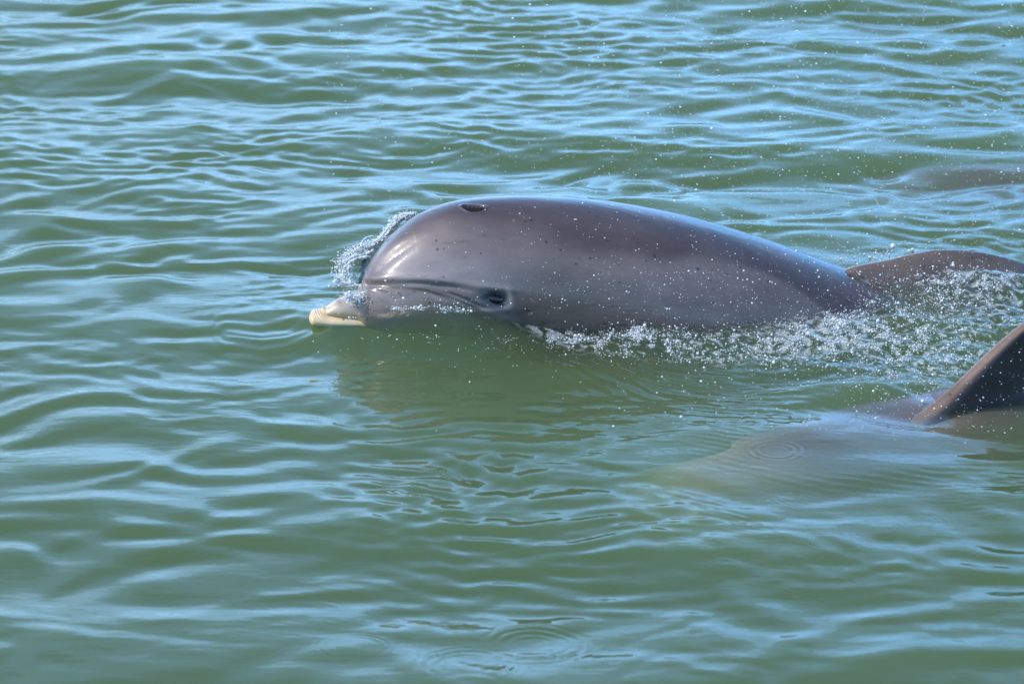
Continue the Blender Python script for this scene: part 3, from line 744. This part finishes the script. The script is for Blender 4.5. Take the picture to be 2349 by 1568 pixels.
rise = np.where(ss(.35, .6, film + .25 * sample_tile(T5, 1.3, X, Y) * 20) > .5, ZT + .004 + .12 * np.abs(sample_tile(T4, 1.0, X, Y)), -9)
H = np.where((ZT > -.11) & (rise > H), H + (rise - H) * ss(.2, .6, film), H)

lace = sample_tile(spectrum_tile(512, .9, .008, .05, 0, None, .8, 77), .9, X, Y); lace = lace / lace.std()
FOAM = np.clip(TURB * 1.1 - .25, 0, 1) * ss(.35, 1.7, lace + .5 * sample_tile(TM, 1.7, X, Y))
FOAM = np.clip(FOAM + .5 * gauss(QX, QY, 985, 740, 130, 9, .02) * ss(.2, 1.4, lace), 0, .42)
water = mesh_np('water', np.stack([X, Y, H], -1).reshape(-1, 3), grid_quads(*X.shape)[:, ::-1], None, M_WATER, color=np.repeat(FOAM.reshape(-1, 1), 3, 1))
water['kind'] = 'structure'
def height(x, y):
    i = np.clip(np.searchsorted(gx, x) - 1, 0, len(gx) - 2); j = np.clip(np.searchsorted(gy, y) - 1, 0, len(gy) - 2)
    return H[j, i]

# sandy bed under the murky water
bn = 60; bx = np.linspace(-400, 400, bn); by = np.linspace(-400, 900, bn); BX, BY = np.meshgrid(bx, by)
bed = mesh_np('seabed', np.stack([BX, BY, -2.2 + .1 * np.sin(BX) * np.cos(BY * .7)], -1).reshape(-1, 3), grid_quads(bn, bn)[:, ::-1], None, M_SAND)
bed['kind'] = 'structure'

# ------------------------------------------------------------------ drops, foam, splash
def ico():
    p = (1 + 5 ** .5) / 2
    v = np.array([(-1, p, 0), (1, p, 0), (-1, -p, 0), (1, -p, 0), (0, -1, p), (0, 1, p), (0, -1, -p), (0, 1, -p), (p, 0, -1), (p, 0, 1), (-p, 0, -1), (-p, 0, 1)], float)
    v /= np.linalg.norm(v[0])
    f = np.array([(0, 11, 5), (0, 5, 1), (0, 1, 7), (0, 7, 10), (0, 10, 11), (1, 5, 9), (5, 11, 4), (11, 10, 2), (10, 7, 6), (7, 1, 8), (3, 9, 4), (3, 4, 2), (3, 2, 6), (3, 6, 8), (3, 8, 9), (4, 9, 5), (2, 4, 11), (6, 2, 10), (8, 6, 7), (9, 8, 1)])
    return v, f
IV, IF = ico()
def drops(name, pts, rad, mat, parent=None, stretch_=None):
    pts = np.asarray(pts); rad = np.asarray(rad)
    sc = rad[:, None, None] * np.ones((1, 1, 3))
    if stretch_ is not None: sc = sc * stretch_[:, None, :]
    V = IV[None] * sc + pts[:, None, :]
    F = IF[None] + (np.arange(len(pts)) * 12)[:, None, None]
    return mesh_np(name, V.reshape(-1, 3), None, F.reshape(-1, 3), mat, parent)

# spray hanging in the air over and behind the dolphins
P_, R_ = [], []
while len(P_) < 8500:
    px = rng.uniform(740, 2400); py = rng.uniform(-20, 1000)
    dens = .25 + .75 * float(ss(740, 1700, np.array(px)))
    dens *= 1.0 if py < 700 else .55
    if py > 720 and px < 1500: dens *= .12
    dens += .9 * math.exp(-((px - 1950) / 260) ** 2 - ((py - 640) / 110) ** 2)
    if rng.random() > dens: continue
    y = rng.uniform(-.15, .75) if py < 620 else rng.uniform(-.45, .15)
    p = at_y(px, py, y)
    if p[2] < .01: 
        y = rng.uniform(-.9, -.45) if py > 620 else y - .5
        p = at_y(px, py, y)
        if p[2] < .01: continue
    P_.append(p); R_.append(.00070 * math.exp(rng.normal(0, .5)))
spray = drops('spray_droplets', P_, R_, M_DROP); spray['kind'] = 'stuff'
spray['label'] = 'fine water spray drifting in the air over the dolphin'; spray['category'] = 'spray'

# foam and glittering drops on the churned water
P_, R_ = [], []
ZONES = [(1500, 790, 150, 22, 700), (1700, 800, 190, 30, 1100), (1920, 770, 140, 48, 1500), (2110, 780, 170, 95, 2600), (2080, 610, 120, 28, 1000), (2190, 625, 100, 16, 500), (2200, 645, 110, 12, 700), (1450, 765, 60, 12, 450), (1290, 782, 110, 9, 260), (960, 712, 120, 10, 330),
         (812, 702, 30, 20, 600), (990, 800, 160, 35, 70), (2290, 905, 70, 14, 120), (2180, 690, 120, 30, 500), (1900, 745, 60, 20, 300)]
clump = sample_tile(spectrum_tile(256, 1.0, .02, .12, 0, None, .8, 31), 1.0, X, Y); clump = clump / clump.std()
for cx_, cy__, rx0, ry0, n in ZONES:
    k = 0; tries = 0; n = int(n * 1.7)
    while k < n and tries < n * 12:
        tries += 1
        px = rng.normal(cx_, rx0 * .7); py = rng.normal(cy__, ry0 * .7)
        p = at(px, py, 0.0)
        for _ in range(3):
            z = float(height(p[0], p[1])); p = at(px, py, z)
        i = int(np.clip(np.searchsorted(gx, p[0]), 0, len(gx) - 1)); j = int(np.clip(np.searchsorted(gy, p[1]), 0, len(gy) - 1))
        if clump[j, i] < rng.normal(.5, .7): continue
        if ZT[j, i] > z + .004: continue
        p = p + np.array([0, 0, abs(rng.normal(0, .004)) + (.03 * rng.random() if rng.random() < .12 else 0)])
        P_.append(p); R_.append(.00062 * math.exp(rng.normal(0, .6))); k += 1
foam = drops('foam_droplets', P_, R_, M_DROP); foam['kind'] = 'stuff'
foam['label'] = 'glittering foam droplets along the flank and in the wake'; foam['category'] = 'foam'

# splash thrown up by the forehead
spl = empty('splash', tuple(at_y(840, 640, .16).tolist()), 'thin glassy splash curling up in front of the dolphin forehead', 'splash')
iv = np.array(spl.location)
outer = [(786, 655), (778, 628), (783, 600), (806, 577), (838, 561), (868, 549), (886, 528), (905, 505), (925, 492), (948, 490)]
inner = [(838, 652), (840, 628), (848, 604), (862, 582), (876, 563), (890, 545), (905, 530), (922, 514), (940, 502), (958, 494)]
ns, nw = 90, 28
def path2(pts, n):
    p = np.array(pts, float); t = np.linspace(0, 1, len(p)); tt = np.linspace(0, 1, n)
    return np.stack([interp_smooth(tt, t, p[:, 0]), interp_smooth(tt, t, p[:, 1])], -1)
po, pi_ = path2(outer, ns), path2(inner, ns)
S = np.zeros((ns, nw, 3))
for i in range(ns):
    for j in range(nw):
        w = j / (nw - 1)
        q = pi_[i] * (1 - w) + po[i] * w
        bulge = math.sin(w * math.pi) * .03
        y = .185 + .09 * i / ns - bulge - .02 * w
        S[i, j] = at_y(q[0], q[1], y)
nS = spectrum_tile(256, .3, .012, .07, 0, None, .9, 41)
S[..., 1] += .10 * sample_tile(nS, .3, S[..., 0], S[..., 2]) * .7
hole = (sample_tile(nS, .3, S[..., 0] * 1.1 + .1, S[..., 2] * 1.1) / nS.std())
Q = grid_quads(ns, nw)
hv = hole.ravel()[Q].mean(1); wv = (Q % nw).mean(1) / nw
keep = hv < (.9 - .9 * (wv > .9) + .0)
sheet = mesh_np('water_sheet', (S - iv).reshape(-1, 3), Q[keep], None, M_SHEET, spl)
sol = sheet.modifiers.new('thickness', 'SOLIDIFY'); sol.thickness = .0022
# rim and threads of the splash
def tube(path, rad, n=10):
    path = np.asarray(path); t = np.gradient(path, axis=0); t /= np.linalg.norm(t, axis=1, keepdims=True)
    a = np.arange(n) / n * 2 * math.pi; out = []
    for i in range(len(path)):
        u = np.cross(t[i], [0, 1, 0.01]); u /= np.linalg.norm(u); v = np.cross(t[i], u)
        out.append(path[i] + rad[i] * (np.cos(a)[:, None] * u + np.sin(a)[:, None] * v))
    return np.array(out)
def thread(pts, y, r0, seed, n=46):
    r = np.random.default_rng(seed); p = path2(pts, n); w = np.convolve(r.normal(size=n + 6), np.ones(7) / 7, 'valid')
    path = np.array([at_y(a, b, y + .006 * w[i]) for i, (a, b) in enumerate(p)])
    rad = r0 * (1 + .9 * np.clip(np.convolve(r.normal(size=n + 4), np.ones(5) / 5, 'valid'), -.8, 1.6)); rad[0] = rad[-1] = .0004
    return tube(path, rad)
M_GLOSS, ntg, outg = new_mat('splash_thread_water')
gb = ntg.nodes.new('ShaderNodeBsdfPrincipled'); gb.inputs['Base Color'].default_value = (.82, .88, .92, 1); gb.inputs['Roughness'].default_value = .06
gb.inputs['Transmission Weight'].default_value = .6; gb.inputs['IOR'].default_value = 1.33; ntg.links.new(gb.outputs[0], outg.inputs['Surface'])
for k, (pts, y, r0) in enumerate([(outer, .17, .0012), ([(768, 634), (774, 642), (786, 648), (804, 650), (822, 654), (834, 660)], .13, .0035), ([(770, 640), (782, 655), (800, 657), (818, 652)], .12, .002),
                                  ([(826, 564), (836, 548), (852, 541), (870, 544), (880, 554)], .2, .0013), ([(795, 598), (812, 588), (835, 584), (858, 574)], .16, .0028), ([(790, 615), (800, 604), (822, 592), (850, 588)], .15, .0022)]):
    g = thread(pts, y, r0, 60 + k)
    mesh_np('water_thread', (g - iv).reshape(-1, 3), grid_quads(g.shape[0], g.shape[1], True), None, M_GLOSS, spl)
P_, R_ = [], []
for _ in range(3000):
    i = rng.integers(0, ns); w = .86 + rng.normal(0, .2); q = pi_[i] * (1 - w) + po[i] * w + rng.normal(0, 3.2, 2)
    if w < -.1: continue
    P_.append(at_y(q[0], q[1], .16 + .09 * i / ns + rng.normal(0, .012)) - iv); R_.append(.0010 * math.exp(rng.normal(0, .5)))
for _ in range(1100):
    t = rng.random(); q = np.array([792 + 52 * t, 672 + 30 * rng.random() * t + 8 * (1 - t)]) + rng.normal(0, 5, 2)
    P_.append(at_y(q[0], q[1], yaxis1(q[0]) - .055 + rng.normal(0, .012)) - iv); R_.append(.0008 * math.exp(rng.normal(0, .55)))
sd = drops('splash_droplets', P_, R_, M_DROP, spl); sd['kind'] = 'stuff'
